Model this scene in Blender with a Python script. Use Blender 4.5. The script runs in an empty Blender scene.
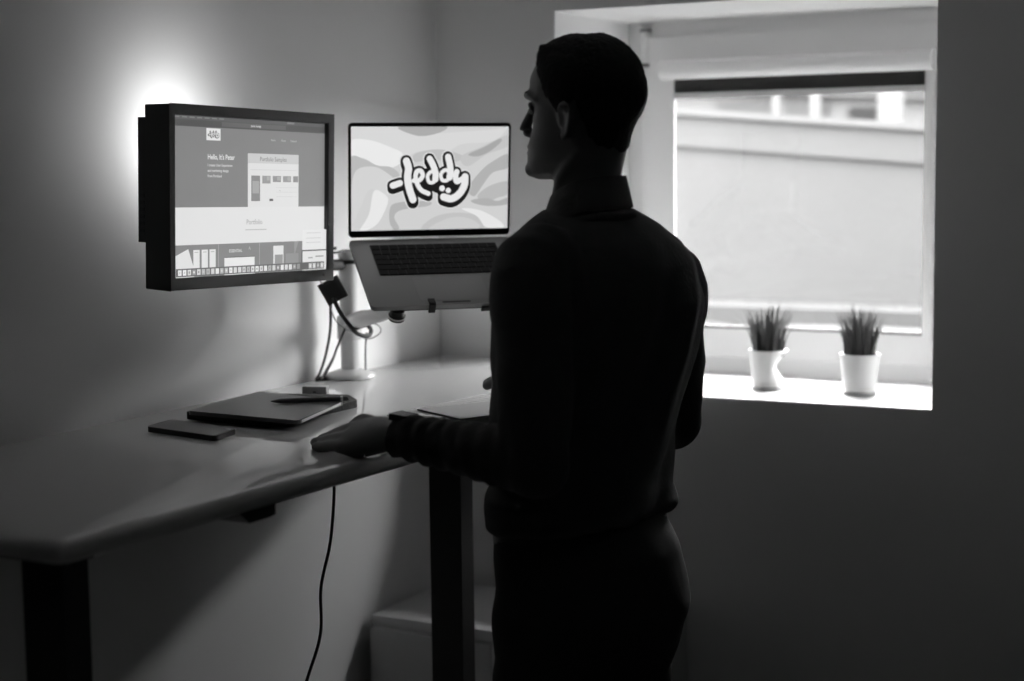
import bpy, bmesh, math, random
from mathutils import Vector, Matrix, noise
from mathutils.bvhtree import BVHTree
random.seed(7)
SC = bpy.context.scene
COL = SC.collection
V = Vector

# ------------------------------------------------------------------ camera
YAW, PITCH, ROLL = .491, .105, -.012
CAM = V((1.941, -3.279, 1.58))
fw = V((-math.sin(YAW)*math.cos(PITCH), math.cos(YAW)*math.cos(PITCH), -math.sin(PITCH)))
rt0 = V((math.cos(YAW), math.sin(YAW), 0)); up0 = rt0.cross(fw)
rt = rt0*math.cos(ROLL)+up0*math.sin(ROLL); up = -rt0*math.sin(ROLL)+up0*math.cos(ROLL)
cd = bpy.data.cameras.new('camera'); cam = bpy.data.objects.new('camera', cd); COL.objects.link(cam)
cam.matrix_world = Matrix(((rt.x, up.x, -fw.x, CAM.x), (rt.y, up.y, -fw.y, CAM.y), (rt.z, up.z, -fw.z, CAM.z), (0, 0, 0, 1)))
cd.sensor_width = 36; cd.lens = 1650/1024*36
cd.dof.use_dof = True; cd.dof.focus_distance = 2.75; cd.dof.aperture_fstop = 2.6
SC.camera = cam

# ------------------------------------------------------------------ sky, light, exposure
w = bpy.data.worlds.new('overcast'); SC.world = w; w.use_nodes = True
nt = w.node_tree; bg = nt.nodes['Background']
tc = nt.nodes.new('ShaderNodeTexCoord'); sx = nt.nodes.new('ShaderNodeSeparateXYZ'); cr = nt.nodes.new('ShaderNodeValToRGB')
nt.links.new(tc.outputs['Generated'], sx.inputs[0]); nt.links.new(sx.outputs['Z'], cr.inputs[0])
cr.color_ramp.elements[0].color = (.012, .012, .012, 1); cr.color_ramp.elements[1].position = .02; cr.color_ramp.elements[1].color = (1, 1, 1, 1)
nt.links.new(cr.outputs[0], bg.inputs[0]); bg.inputs[1].default_value = 52

def area(name, loc, direction, sx_, sy_, power, portal=False, spread=None):
    l = bpy.data.lights.new(name, 'AREA'); l.shape = 'RECTANGLE'; l.size = sx_; l.size_y = sy_; l.energy = power
    if portal: l.cycles.is_portal = True
    if spread: l.spread = spread
    o = bpy.data.objects.new(name, l); COL.objects.link(o); o.location = loc
    o.rotation_euler = V(direction).to_track_quat('-Z', 'Y').to_euler()
    return o
area('window_portal', (.722, .50, 1.50), (0, -1, 0), .84, .84, 1, portal=True)
BIAS_POWER = .46

SC.view_settings.view_transform = 'Standard'; SC.view_settings.look = 'None'
SC.view_settings.gamma = 1; SC.view_settings.exposure = 0; SC.view_settings.use_curve_mapping = False
SC.cycles.use_denoising = True
SC.cycles.max_bounces = 10; SC.cycles.diffuse_bounces = 6; SC.cycles.transparent_max_bounces = 12
SC.cycles.sample_clamp_indirect = 4

# ------------------------------------------------------------------ materials
MATS = {}
def mat(name, g, rough=.6, metal=0, spec=.5, bump=0, bscale=40, var=0, vscale=6, coat=0, bdist=.004):
    if name in MATS: return MATS[name]
    m = bpy.data.materials.new(name); m.use_nodes = True; n = m.node_tree; p = n.nodes['Principled BSDF']
    p.inputs['Base Color'].default_value = (g, g, g, 1); p.inputs['Roughness'].default_value = rough
    p.inputs['Metallic'].default_value = metal; p.inputs['Specular IOR Level'].default_value = spec
    p.inputs['Coat Weight'].default_value = coat; p.inputs['Coat Roughness'].default_value = .08
    t = n.nodes.new('ShaderNodeTexCoord')
    if var:
        z = n.nodes.new('ShaderNodeTexNoise'); z.inputs['Scale'].default_value = vscale; z.inputs['Detail'].default_value = 4
        r = n.nodes.new('ShaderNodeMapRange'); r.inputs[3].default_value = g*(1-var); r.inputs[4].default_value = g*(1+var)
        n.links.new(t.outputs['Object'], z.inputs['Vector']); n.links.new(z.outputs[0], r.inputs[0]); n.links.new(r.outputs[0], p.inputs['Base Color'])
    if bump:
        z = n.nodes.new('ShaderNodeTexNoise'); z.inputs['Scale'].default_value = bscale; z.inputs['Detail'].default_value = 5
        b = n.nodes.new('ShaderNodeBump'); b.inputs['Strength'].default_value = bump; b.inputs['Distance'].default_value = bdist
        n.links.new(t.outputs['Object'], z.inputs['Vector']); n.links.new(z.outputs[0], b.inputs['Height']); n.links.new(b.outputs[0], p.inputs['Normal'])
    MATS[name] = m; return m
def emit(name, g, s=1):
    if name in MATS: return MATS[name]
    m = bpy.data.materials.new(name); m.use_nodes = True; p = m.node_tree.nodes['Principled BSDF']
    p.inputs['Base Color'].default_value = (0.01, .01, .01, 1); p.inputs['Roughness'].default_value = .35
    p.inputs['Emission Color'].default_value = (g, g, g, 1); p.inputs['Emission Strength'].default_value = s
    MATS[name] = m; return m
def scr(v):      # a screen tone given as 0..255 display grey
    c = (v/255); lin = c/12.92 if c <= .04045 else ((c+.055)/1.055)**2.4
    return emit('screen_tone_%d' % v, lin)
wallm = mat('painted_plaster', .86, .75, spec=.25, bump=.25, bscale=90, bdist=.001)
ceilm = mat('ceiling_paint', .5, .8, bump=.2, bscale=80)
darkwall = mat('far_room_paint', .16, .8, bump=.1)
floorm = mat('dark_floor_laminate', .06, .4, var=.2, vscale=3, bump=.1)
pvc = mat('white_window_plastic', .88, .35, bump=.03, bscale=15)
deskm = mat('white_glossy_laminate', .70, .05, spec=.5, var=.015, vscale=3)
whitem = mat('white_lacquer', .62, .5, bump=.03)
blackmetal = mat('black_powder_coat', .006, .5, bump=.1, bscale=300)
blackplastic = mat('black_plastic', .012, .42, bump=.06, bscale=250)
frameplastic = mat('dark_bezel_plastic', .018, .4, bump=.05, bscale=250)
blackrub = mat('black_rubber', .01, .6, bump=.05)
alu = mat('space_grey_aluminium', .24, .42, metal=.6, bump=.03, bscale=300)
silver = mat('polished_edge_metal', .75, .35, metal=.3, bump=.02)
standm = mat('white_stand_enamel', .72, .25, bump=.02)
standgrey = mat('brushed_stand_metal', .70, .3, metal=.0, bump=.03)
knit = mat('black_fine_knit', .055, .85, spec=.3, bump=.5, bscale=160, var=.2, vscale=20, bdist=.002)
trous = mat('dark_trouser_cloth', .035, .8, spec=.15, bump=.4, bscale=220, var=.15, bdist=.001)
shirtm = mat('dark_shirt_cotton', .09, .8, spec=.2, bump=.3, bscale=200)
skin = mat('skin', .15, .5, spec=.35, var=.08, vscale=30, bump=.15, bscale=140, bdist=.001)
hairm = mat('dark_short_hair', .014, .7, spec=.2, bump=.8, bscale=190, bdist=.003)
eyem = mat('eye_white', .5, .2); irism = mat('eye_iris', .02, .2)
shoem = mat('black_leather', .012, .35, bump=.1)
grassm = mat('ornamental_grass', .022, .6, var=.5, vscale=25)
potm = mat('frosted_pot', .93, .25, bump=.02)
soilm = mat('potting_soil', .03, .9, bump=.6, bscale=120)
wallout = mat('rendered_concrete', .0212, .9, var=.09, vscale=5, bump=.4, bscale=30)
groundout = mat('pale_gravel', .0110, .9, var=.25, vscale=14, bump=.5, bscale=40)
houseout = mat('pale_render', .030, .9, var=.04)
leatherm = mat('dark_sleeve_felt', .02, .8, bump=.5, bscale=150)
notem = mat('tablet_back', .085, .35, spec=.4, bump=.03)
greym = mat('grey_plastic', .28, .4, bump=.04)
keym = mat('dark_key_cap', .010, .45, bump=.03)
wkeym = mat('white_key_cap', .8, .45, bump=.03)
kbm = mat('keyboard_case_aluminium', .42, .4, metal=.3, bump=.03)
cablem = mat('black_cable_rubber', .012, .5, bump=.04)
fabricblack = mat('black_blind_fabric', .008, .85, bump=.3, bscale=200)

def glassmat():
    m = bpy.data.materials.new('window_glass'); m.use_nodes = True; n = m.node_tree; n.nodes.remove(n.nodes['Principled BSDF'])
    o = n.nodes['Material Output']; a = n.nodes.new('ShaderNodeBsdfTransparent'); g = n.nodes.new('ShaderNodeBsdfGlossy')
    g.inputs['Roughness'].default_value = .02; mx = n.nodes.new('ShaderNodeMixShader'); mx.inputs[0].default_value = .03
    a.inputs[0].default_value = (.93, .93, .93, 1)
    n.links.new(a.outputs[0], mx.inputs[1]); n.links.new(g.outputs[0], mx.inputs[2]); n.links.new(mx.outputs[0], o.inputs[0]); return m
glassm = glassmat()

# ------------------------------------------------------------------ helpers
def link(name, me, m=None, parent=None, smooth=False, loc=None):
    o = bpy.data.objects.new(name, me); COL.objects.link(o)
    if m:
        for q in (m if isinstance(m, (list, tuple)) else [m]): me.materials.append(q)
    if parent: o.parent = parent
    if loc is not None: o.location = loc
    if smooth:
        for p in me.polygons: p.use_smooth = True
    return o
def root(name, label, cat, loc=(0, 0, 0), group=None):
    o = bpy.data.objects.new(name, None); COL.objects.link(o); o.location = loc; o.empty_display_size = .05
    return tag(o, label, cat, group)
def tag(o, label, cat, group=None):
    o['label'] = label; o['category'] = cat
    if group: o['group'] = group
    return o
def struct(o): o['kind'] = 'structure'; return o
class MB:
    def __init__(s): s.bm = bmesh.new()
    def quad(s, pts, mi=0):
        f = s.bm.faces.new([s.bm.verts.new(V(p)) for p in pts]); f.material_index = mi; return f
    def prism(s, base, h, mi=0):           # base: 3D ring, h: extrusion vector
        h = V(h); a = [s.bm.verts.new(V(p)) for p in base]; b = [s.bm.verts.new(V(p)+h) for p in base]; n = len(a)
        fs = [s.bm.faces.new(a[::-1]), s.bm.faces.new(b)]
        for i in range(n): fs.append(s.bm.faces.new((a[i], a[(i+1) % n], b[(i+1) % n], b[i])))
        for f in fs: f.material_index = mi
        return s
    def box(s, c, d, M=None, mi=0):
        x, y, z = d[0]/2, d[1]/2, d[2]/2; c = V(c)
        R = M or Matrix.Identity(3)
        base = [c+R@V(p) for p in ((-x, -y, -z), (x, -y, -z), (x, y, -z), (-x, y, -z))]
        return s.prism(base, R@V((0, 0, 2*z)), mi)
    def box2(s, a, b, mi=0):
        return s.box([(p+q)/2 for p, q in zip(a, b)], [abs(p-q) for p, q in zip(a, b)], None, mi)
    def loft(s, rings, cap=True, mi=0, closed=True):
        R = [[s.bm.verts.new(V(p)) for p in r] for r in rings]; n = len(R[0])
        for a, b in zip(R, R[1:]):
            for i in range(n if closed else n-1):
                f = s.bm.faces.new((a[i], a[(i+1) % n], b[(i+1) % n], b[i])); f.material_index = mi
        if cap:
            s.bm.faces.new(R[0][::-1]).material_index = mi; s.bm.faces.new(R[-1]).material_index = mi
        return s
    def tube(s, pts, rads, n=14, cap=True, flat=None, mi=0):
        pts = [V(p) for p in pts]
        if not hasattr(rads, '__len__'): rads = [rads]*len(pts)
        rings = []; prev = None
        for i, p in enumerate(pts):
            t = (pts[min(i+1, len(pts)-1)]-pts[max(i-1, 0)]).normalized()
            a = prev-t*prev.dot(t) if prev else t.cross(V((0, 0, 1)) if abs(t.z) < .9 else V((1, 0, 0)))
            a.normalize(); prev = a; b = t.cross(a); r = rads[i]
            ra, rb = (r, r) if not hasattr(r, '__len__') else r
            rings.append([p+a*ra*math.cos(2*math.pi*k/n)+b*rb*math.sin(2*math.pi*k/n) for k in range(n)])
        return s.loft(rings, cap, mi)
    def ball(s, c, r, n=16, M=None):
        c = V(c); r = r if hasattr(r, '__len__') else (r, r, r); R = M or Matrix.Identity(3); rings = []
        for j in range(1, n):
            ph = math.pi*j/n
            rings.append([c+R@V((r[0]*math.sin(ph)*math.cos(t), r[1]*math.sin(ph)*math.sin(t), -r[2]*math.cos(ph))) for t in [2*math.pi*k/(2*n) for k in range(2*n)]])
        return s.loft(rings)
    def lathe(s, prof, c=(0, 0, 0), n=40, mi=0, axis=None):
        c = V(c); R = V(axis).to_track_quat('Z', 'X').to_matrix() if axis else Matrix.Identity(3)
        return s.loft([[c+R@V((r*math.cos(2*math.pi*k/n), r*math.sin(2*math.pi*k/n), z)) for k in range(n)] for r, z in prof], True, mi)
    def mesh(s, name='m'):
        bmesh.ops.recalc_face_normals(s.bm, faces=s.bm.faces[:])
        me = bpy.data.meshes.new(name); s.bm.to_mesh(me); s.bm.free(); return me
    def build(s, name, m, parent=None, smooth=False, bevel=0, seg=3):
        if bevel:
            es = [e for e in s.bm.edges if len(e.link_faces) == 2 and e.calc_face_angle(0) > .5]
            bmesh.ops.bevel(s.bm, geom=es, offset=bevel, segments=seg, affect='EDGES', clamp_overlap=True)
        o = link(name, s.mesh(name), m, parent)
        if smooth or bevel:
            for p in o.data.polygons: p.use_smooth = True
            if not smooth or True:
                o.data.set_sharp_from_angle(angle=math.radians(50 if bevel else 60))
        return o
def spline(pts, n=8):
    pts = [V(p) for p in pts]; out = []
    P = [2*pts[0]-pts[1]]+pts+[2*pts[-1]-pts[-2]]
    for i in range(1, len(P)-2):
        for k in range(n):
            t = k/n; a, b, c, d = P[i-1:i+3]
            out.append(.5*((2*b)+(c-a)*t+(2*a-5*b+4*c-d)*t*t+(3*b-a-3*c+d)*t**3))
    out.append(pts[-1]); return out
def remesh(me, vox, smooth=6, factor=.5):
    o = bpy.data.objects.new('tmp', me); COL.objects.link(o)
    r = o.modifiers.new('r', 'REMESH'); r.mode = 'VOXEL'; r.voxel_size = vox
    if smooth:
        s = o.modifiers.new('s', 'SMOOTH'); s.iterations = smooth; s.factor = factor
    dg = bpy.context.evaluated_depsgraph_get(); out = bpy.data.meshes.new_from_object(o.evaluated_get(dg))
    bpy.data.objects.remove(o); return out
def set_origin(o, c):
    """put the object's origin at c without moving its mesh"""
    c = V(c); o.data.transform(Matrix.Translation(-c)); o.location = c; return o

# ------------------------------------------------------------------ room
X1, Y0, ZC = 4.2, -5.6, 2.55
WX0, WX1, WZ0, WZ1, WD = .303, 1.139, 1.084, 1.917, .40
m = MB(); m.box2((-.2, Y0, 0), (0, 0, ZC)); struct(m.build('wall_left', wallm))
m = MB()
o0 = [(0, 0, 0), (X1, 0, 0), (X1, 0, ZC), (0, 0, ZC)]
hx = [(WX0, 0, WZ0), (WX1, 0, WZ0), (WX1, 0, WZ1), (WX0, 0, WZ1)]
for y in (0, WD+.08):
    O = [(p[0], y, p[2]) for p in o0]; H = [(p[0], y, p[2]) for p in hx]
    for i in range(4): m.quad([O[i], O[(i+1) % 4], H[(i+1) % 4], H[i]])
for i in range(4):
    a, b = hx[i], hx[(i+1) % 4]; m.quad([a, b, (b[0], WD+.08, b[2]), (a[0], WD+.08, a[2])], 1)
    a, b = o0[i], o0[(i+1) % 4]; m.quad([a, b, (b[0], WD+.08, b[2]), (a[0], WD+.08, a[2])])
bmesh.ops.remove_doubles(m.bm, verts=m.bm.verts[:], dist=1e-5)
revealm = mat('white_reveal_paint', .90, .6, bump=.1, bscale=60, bdist=.001)
struct(m.build('wall_back', [mat('painted_plaster_grey', .82, .75, spec=.2, bump=.25, bscale=90, bdist=.001), revealm]))
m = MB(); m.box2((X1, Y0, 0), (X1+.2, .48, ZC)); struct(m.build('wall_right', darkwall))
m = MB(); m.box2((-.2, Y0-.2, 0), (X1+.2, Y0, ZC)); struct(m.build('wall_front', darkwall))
m = MB(); m.box2((-.2, Y0-.2, ZC), (X1+.2, .48, ZC+.15)); struct(m.build('ceiling', mat('ceiling_dim_paint', .85, .8)))
m = MB(); m.box2((-.2, Y0-.2, -.15), (X1+.2, .48, 0)); struct(m.build('floor', floorm))
m = MB(); m.box2((0, Y0, 0), (.012, 0, .08)); struct(m.build('baseboard_left', whitem, bevel=.003))
m = MB(); m.box2((.012, -.012, 0), (X1, 0, .08)); struct(m.build('baseboard_back', whitem, bevel=.003))

# window: outer frame, tilting sash, pane, hinge
win = bpy.data.objects.new('window_1', None); COL.objects.link(win); win.location = (WX0, WD, WZ0); struct(win)
def wl(o): o.parent = win; o.matrix_parent_inverse = Matrix.Translation(-V(win.location)); return o
def ringframe(x0, x1, z0, z1, wd, y0, y1, name, mt, bev=.004):
    m = MB()
    A = [(x0, z0), (x1, z0), (x1, z1), (x0, z1)]; B = [(x0+wd, z0+wd), (x1-wd, z0+wd), (x1-wd, z1-wd), (x0+wd, z1-wd)]
    for i in range(4):
        j = (i+1) % 4
        for y in (y0, y1): m.quad([(A[i][0], y, A[i][1]), (A[j][0], y, A[j][1]), (B[j][0], y, B[j][1]), (B[i][0], y, B[i][1])])
        for Q in (A, B): m.quad([(Q[i][0], y0, Q[i][1]), (Q[j][0], y0, Q[j][1]), (Q[j][0], y1, Q[j][1]), (Q[i][0], y1, Q[i][1])])
    bmesh.ops.remove_doubles(m.bm, verts=m.bm.verts[:], dist=1e-5)
    return m.build(name, mt, bevel=bev)
wl(ringframe(WX0, WX1, WZ0, WZ1, .048, WD-.002, WD+.030, 'window_frame', pvc))
wl(ringframe(WX0+.045, WX1-.040, WZ0+.040, WZ1-.040, .072, WD-.016, WD+.001, 'sash', pvc, .003))
wl(ringframe(WX0+.114, WX1-.109, WZ0+.110, WZ1-.110, .006, WD-.0175, WD-.006, 'glazing_bead', mat('darkened_glazing_bead', .12, .5), .001))  # bead colour darkened to hold down the glare on its sky-lit faces
m = MB(); m.box2((WX0+.112, WD-.013, WZ0+.108), (WX1-.107, WD-.009, WZ1-.108)); wl(m.build('pane', glassm))
m = MB(); m.tube([(.352, WD-.016, 1.82), (.352, WD-.016, 1.895)], .008); m.box2((.345, WD-.012, 1.815), (.359, WD, 1.90)); hg = wl(m.build('hinge', pvc, smooth=True))
m = MB()
for z_ in (1.812, 1.894): m.box2((.342, WD-.026, z_), (.362, WD-.0005, z_+.008))
wl(m.build('hinge_cap', mat('hinge_metal', .12, .4, metal=.5), bevel=.001))
# sill board: the white ledge the plants stand on
m = MB(); m.box2((WX0, .002, WZ0-.001), (WX1, WD+.004, WZ0+.0015)); sb = struct(m.build('trim_1', mat('pale_stone_sill', .50, .5, bump=.05)))

# roller blind fixed on the sash
bl = root('roller_blind', 'white cassette roller blind fixed over the window glass, a strip of black fabric showing', 'blind', (.72, WD-.03, 1.80))
def pl(o, r):
    o.parent = r; o.matrix_parent_inverse = Matrix.Translation(-V(r.location)); return o
m = MB()
prof = [(0, 0), (-.030, 0), (-.044, .006), (-.050, .020), (-.048, .036), (-.034, .044), (0, .046)]
m.prism([(.405, WD-.017+a, 1.779+b) for a, b in prof], (.638, 0, 0)); pl(m.build('cassette', pvc, bevel=.003), bl)
for x in (.411, 1.021):
    m = MB(); m.box2((x, WD-.0205, 1.180), (x+.018, WD-.0178, 1.780)); pl(m.build('guide_rail', pvc, bevel=.002), bl)
m = MB(); m.box2((.429, WD-.023, 1.748), (1.021, WD-.020, 1.786)); pl(m.build('blind_fabric', fabricblack), bl)
m = MB(); m.box2((.429, WD-.028, 1.735), (1.021, WD-.015, 1.7475)); pl(m.build('bottom_bar', mat('grey_blind_bar', .45, .4), bevel=.003), bl)

# ------------------------------------------------------------------ outside
m = MB()
m.prism([(-8, 2.5, .6), (6, 2.5, .6), (6, 2.5, 1.222), (.49, 2.5, 1.688), (-.43, 2.5, 1.768), (-8, 2.5, 2.383)], (0, .3, 0))
gw = m.build('garden_wall', wallout); tag(gw, 'pale rendered garden wall outside the window, its top stepping down to the right', 'wall')
m = MB()   # projecting coping band along its top
m.prism([(-8, 2.482, 2.285), (6, 2.482, 1.11), (6, 2.482, 1.222), (.49, 2.482, 1.705), (-.43, 2.482, 1.785), (-8, 2.482, 2.403)], (0, .33, 0))
o = m.build('coping', wallout, bevel=.004); o.parent = gw
m = MB(); m.prism([(-8, 2.462, 2.403), (6, 2.462, 1.223), (6, 2.462, 1.248), (-8, 2.462, 2.428)], (0, .37, 0)); o = m.build('cap', mat('dark_wall_cap', .03, .9), bevel=.004); o.parent = gw
m = MB()
bmm = m.bm; nx, ny = 60, 20
G = [[bmm.verts.new((-8+14*i/nx, .48+2.05*j/ny, 1.02+.05*noise.noise(V((i*.6, j*.5, 0)))*(j/ny))) for i in range(nx+1)] for j in range(ny+1)]
for j in range(ny):
    for i in range(nx): bmm.faces.new((G[j][i], G[j][i+1], G[j+1][i+1], G[j+1][i]))
gr = m.build('ground_outside', groundout, smooth=True); struct(gr)
m = MB(); m.box2((-8, 2.25, .9), (6, 2.478, 1.075)); tag(m.build('kerb', mat('kerb_stone', .0125, .9), bevel=.02), 'low pale kerb at the foot of the garden wall outside', 'kerb')
hs = root('house', 'overexposed pale house behind the garden wall with a dark square window', 'house', (-1, 7, 0))
m = MB(); m.box2((-9, 7, 0), (6, 9, 3.9)); pl(m.build('wall', houseout), hs)
m = MB(); m.box2((-1.115, 6.97, 1.845), (-.950, 7.02, 1.925)); pl(m.build('window', mat('house_window_glass', .012, .9, spec=0)), hs)
for (a, b) in ((-2.0, -1.62), (-1.52, -1.26)):
    m = MB(); m.box2((a, 6.97, 1.83), (b, 7.02, 1.99)); pl(m.build('window', mat('house_pale_window', .028, .9, spec=0)), hs)
for z in (1.99, 2.06):
    m = MB(); m.prism([(-9, 6.93, z+.5), (6, 6.93, z-.44), (6, 6.93, z-.42), (-9, 6.93, z+.52)], (0, .06, 0)); pl(m.build('ledge', mat('house_ledge', .016, .8)), hs)
for x, hw_, lb in ((-1.092, .015, 'leftmost thin white post behind the garden wall'), (-.870, .020, 'second white post from the left behind the garden wall'), (-.455, .060, 'wide white post at the right behind the garden wall')):
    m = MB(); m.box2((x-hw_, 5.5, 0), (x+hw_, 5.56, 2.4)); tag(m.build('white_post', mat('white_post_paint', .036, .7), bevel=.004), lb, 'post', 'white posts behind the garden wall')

# ------------------------------------------------------------------ plants on the sill
def pot_plant(loc, label, seed, dent):
    rnd = random.Random(seed); r = root('potted_grass', label, 'potted plant', loc, 'potted grasses on the window sill')
    H, RT, RB = .088, .0435, .0345
    m = MB(); n = 64; prof = [(RB-.002, 0), (RB, .004), (RB+.001, .012), (RB, .015), (RT-.001, H-.006), (RT+.001, H-.002), (RT, H), (RT-.004, H), (RB-.001, .03), (.002, .028)]
    rings = []
    pr2 = []
    for (a, b) in zip(prof, prof[1:]):
        k = 10 if abs(a[1]-b[1]) > .03 else 1
        for i in range(k): pr2.append((a[0]+(b[0]-a[0])*i/k, a[1]+(b[1]-a[1])*i/k))
    pr2.append(prof[-1])
    for rr, z in pr2:
        ring = []
        for k in range(n):
            t = 2*math.pi*k/n; q = rr
            if dent:       # the pinched side of the cup
                d = abs((t-.43+math.pi) % (2*math.pi)-math.pi)
                q -= .025*max(0, 1-(d/1.5)**2)*max(0, 1-abs(z-.052)/.034)
            ring.append((q*math.cos(t), q*math.sin(t), z))
        rings.append(ring)
    m.loft(rings); m.build('pot', potm, r, smooth=True)
    m = MB(); m.lathe([(.034, .073), (.0375, .078), (.02, .080), (.002, .081)]); m.build('soil', soilm, r, smooth=True)
    m = MB()
    for i in range(230):
        a = rnd.uniform(0, 2*math.pi); q = .034*math.sqrt(rnd.random()); b = V((q*math.cos(a), q*math.sin(a), .076))
        L = rnd.uniform(.065, .110)*(1 if rnd.random() < .8 else 1.2); lean = rnd.uniform(.0, .5)*(q/.034)+rnd.uniform(-.08, .12)
        d = V((math.cos(a), math.sin(a), 0)); s = V((-d.y, d.x, 0)); s.rotate(Matrix.Rotation(rnd.uniform(-1, 1), 3, 'Z')); wd = rnd.uniform(.0014, .0026)
        prev = None
        for k in range(6):
            t = k/5; p = b+V((0, 0, 1))*L*t*math.cos(lean*t)+d*L*(lean*t*t*.8); ww = wd*(1-t)**.7+.0001
            vs = [m.bm.verts.new(p-s*ww), m.bm.verts.new(p+d*ww*.5), m.bm.verts.new(p+s*ww)]
            if prev:
                m.bm.faces.new((prev[0], prev[1], vs[1], vs[0])); m.bm.faces.new((prev[1], prev[2], vs[2], vs[1]))
            prev = vs
    m.build('grass', grassm, r, smooth=True)
    m = MB(); m.lathe([(RB+.0002, .0005), (RB+.0018, .0015), (RB+.0018, .007), (RB+.0006, .009)]); m.build('base_ring', mat('smoky_glass_base', .30, .15), r, smooth=True)
    return r
pot_plant((.738, .165, WZ0+.0015), 'left potted grass on the window sill, in a white cup with a pinched side', 3, True)
pot_plant((.943, .165, WZ0+.0015), 'right potted grass on the window sill, in a plain round white cup', 5, False)

# ------------------------------------------------------------------ cabinet
cb = root('storage_cabinet', 'low white storage cabinet in the corner under the window', 'cabinet', (.30, -.17, 0))
m = MB(); m.box2((.014, -.34, .598), (.62, -.014, .616)); pl(m.build('cabinet_top', whitem, bevel=.0015), cb)
m = MB(); m.box2((.016, -.335, .03), (.618, -.016, .598)); pl(m.build('body', whitem, bevel=.001), cb)
for x in (.018, .319):
    m = MB(); m.box2((x, -.352, .05), (x+.297, -.336, .590)); pl(m.build('door', whitem, bevel=.0015), cb)

# ------------------------------------------------------------------ desk
DZ = 1.152
dk = root('standing_desk', 'white glossy standing desk with black lifting legs along the left wall', 'desk', (.35, -1.0, 0))
m = MB()
def deskline(t):   # front edge, near -> far
    return V((.592+(.660-.592)*t, -1.872+(1.842)*t, 0))
N = 8; T = .027
prof = [(.0, 0), (-.0035, .0006), (-.008, .003), (-.0105, .0075), (-.0105, .012)]
outl = []
def top_outline(off):
    c = [(0.016, -1.872), (.592, -1.872), (.662, -.03), (.016, -.03)]; r = .012
    # offset quad with rounded near-front corner
    q = [V((c[0][0], c[0][1]+off, 0)), V((c[1][0]-off, c[1][1]+off, 0)), V((c[2][0]-off, c[2][1]-off, 0)), V((c[3][0], c[3][1]-off, 0))]
    out = [q[0]]
    for i in (1, 2):
        p, a, b = q[i], (q[i-1]-q[i]).normalized(), (q[(i+1) % 4]-q[i]).normalized()
        for k in range(7):
            t = k/6; out.append(p+a*r*(1-t)**2+b*r*t**2)
    out.append(q[3]); return out
rings = []
for dz, off in ((-T, .004), (-T+.003, .001), (-T+.007, 0), (-.013, 0), (-.008, .0015), (-.004, .0050), (-.0012, .011), (0, .018)):
    rings.append([p+V((0, 0, DZ+dz)) for p in top_outline(off)])
m.loft(rings); o = pl(m.build('tabletop', deskm, smooth=True), dk); o.data.set_sharp_from_angle(angle=math.radians(60))
for (x, y, n_) in ((.436, -1.72, 0), (.352, -.565, 1)):
    m = MB(); m.box2((x-.035, y-.023, .56), (x+.035, y+.023, DZ-T-.012)); lg = pl(m.build('leg', blackmetal, bevel=.003), dk)
    m = MB(); m.box2((x-.035, y-.021, .03), (x+.035, y+.021, .57)); pl(m.build('inner_column', mat('black_inner_column', .02, .3), bevel=.003), dk)
    m = MB(); m.box2((x-.30, y-.035, 0), (x+.30, y+.035, .03)); pl(m.build('foot', blackmetal, bevel=.006), dk)
    m = MB(); m.box2((x-.22, y-.026, DZ-T-.040), (x+.043, y+.026, DZ-T-.0005)); pl(m.build('top_bracket', blackmetal, bevel=.002), dk)
m = MB(); m.box2((.38, -1.70, DZ-T-.03), (.44, -.60, DZ-T-.001)); pl(m.build('cross_rail', blackmetal, bevel=.002), dk)
m = MB(); m.prism([(.600, -1.545, DZ-T-.0005), (.603, -1.470, DZ-T-.0005), (.603, -1.470, DZ-T-.015), (.602, -1.480, DZ-T-.017), (.600, -1.525, DZ-T-.0175)], (-.065, 0, 0)); pl(m.build('height_control', blackplastic, bevel=.0015), dk)

# ------------------------------------------------------------------ power cable under the desk
cb_pts = [(.34, -.93, DZ-T-.003), (.34, -.945, 1.07), (.345, -.952, 1.02), (.350, -.975, .94), (.350, -1.005, .87), (.350, -1.01, .79), (.345, -1.045, .72), (.33, -1.10, .60), (.30, -1.13, .35), (.22, -1.1, .08), (.05, -1.0, .012), (.03, -.8, .010)]
m = MB(); m.tube(spline(cb_pts, 8), .0028, 10)
tag(m.build('power_cable', cablem, smooth=True), 'thin black cable hanging from under the desk towards the floor', 'cable')

# ------------------------------------------------------------------ monitor
def basis(c, psi, ro, la):
    r = V((math.cos(psi)*math.cos(ro), math.sin(psi)*math.cos(ro), math.sin(ro))); n = V((math.sin(psi), -math.cos(psi), 0))
    u = r.cross(-n).normalized()
    if u.z < 0: u = -u
    lu = u*math.cos(la)-n*math.sin(la); nn = r.cross(lu).normalized()
    if nn.dot(n) < 0: nn = -nn
    return r, lu, nn, u, n
def frame_obj(name, c, r, u, n, label=None, cat=None):
    o = bpy.data.objects.new(name, None); COL.objects.link(o)
    o.matrix_world = Matrix(((r.x, u.x, n.x, c[0]), (r.y, u.y, n.y, c[1]), (r.z, u.z, n.z, c[2]), (0, 0, 0, 1)))
    if label: tag(o, label, cat)
    return o
MK = .955; MC = V((.2134, -.9784, 1.3823)); r_, u_, n_, _, _ = basis(MC, 1.525, -.022, -.019)
mon = frame_obj('computer_monitor', MC+u_*.150, r_, u_, n_, 'black thick-framed monitor showing a portfolio web page, on an arm by the left wall', 'monitor')
MW, MH = .455, .314     # local x right, y up, z out of the screen
mon.matrix_world = mon.matrix_world @ Matrix.Scale(MK, 4)
hw, hh = MW/2, MH/2
SX0, SX1, SY0, SY1 = -hw+.0135, hw-.017, -hh+.0205, hh-.0165   # screen opening
m = MB()
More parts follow.
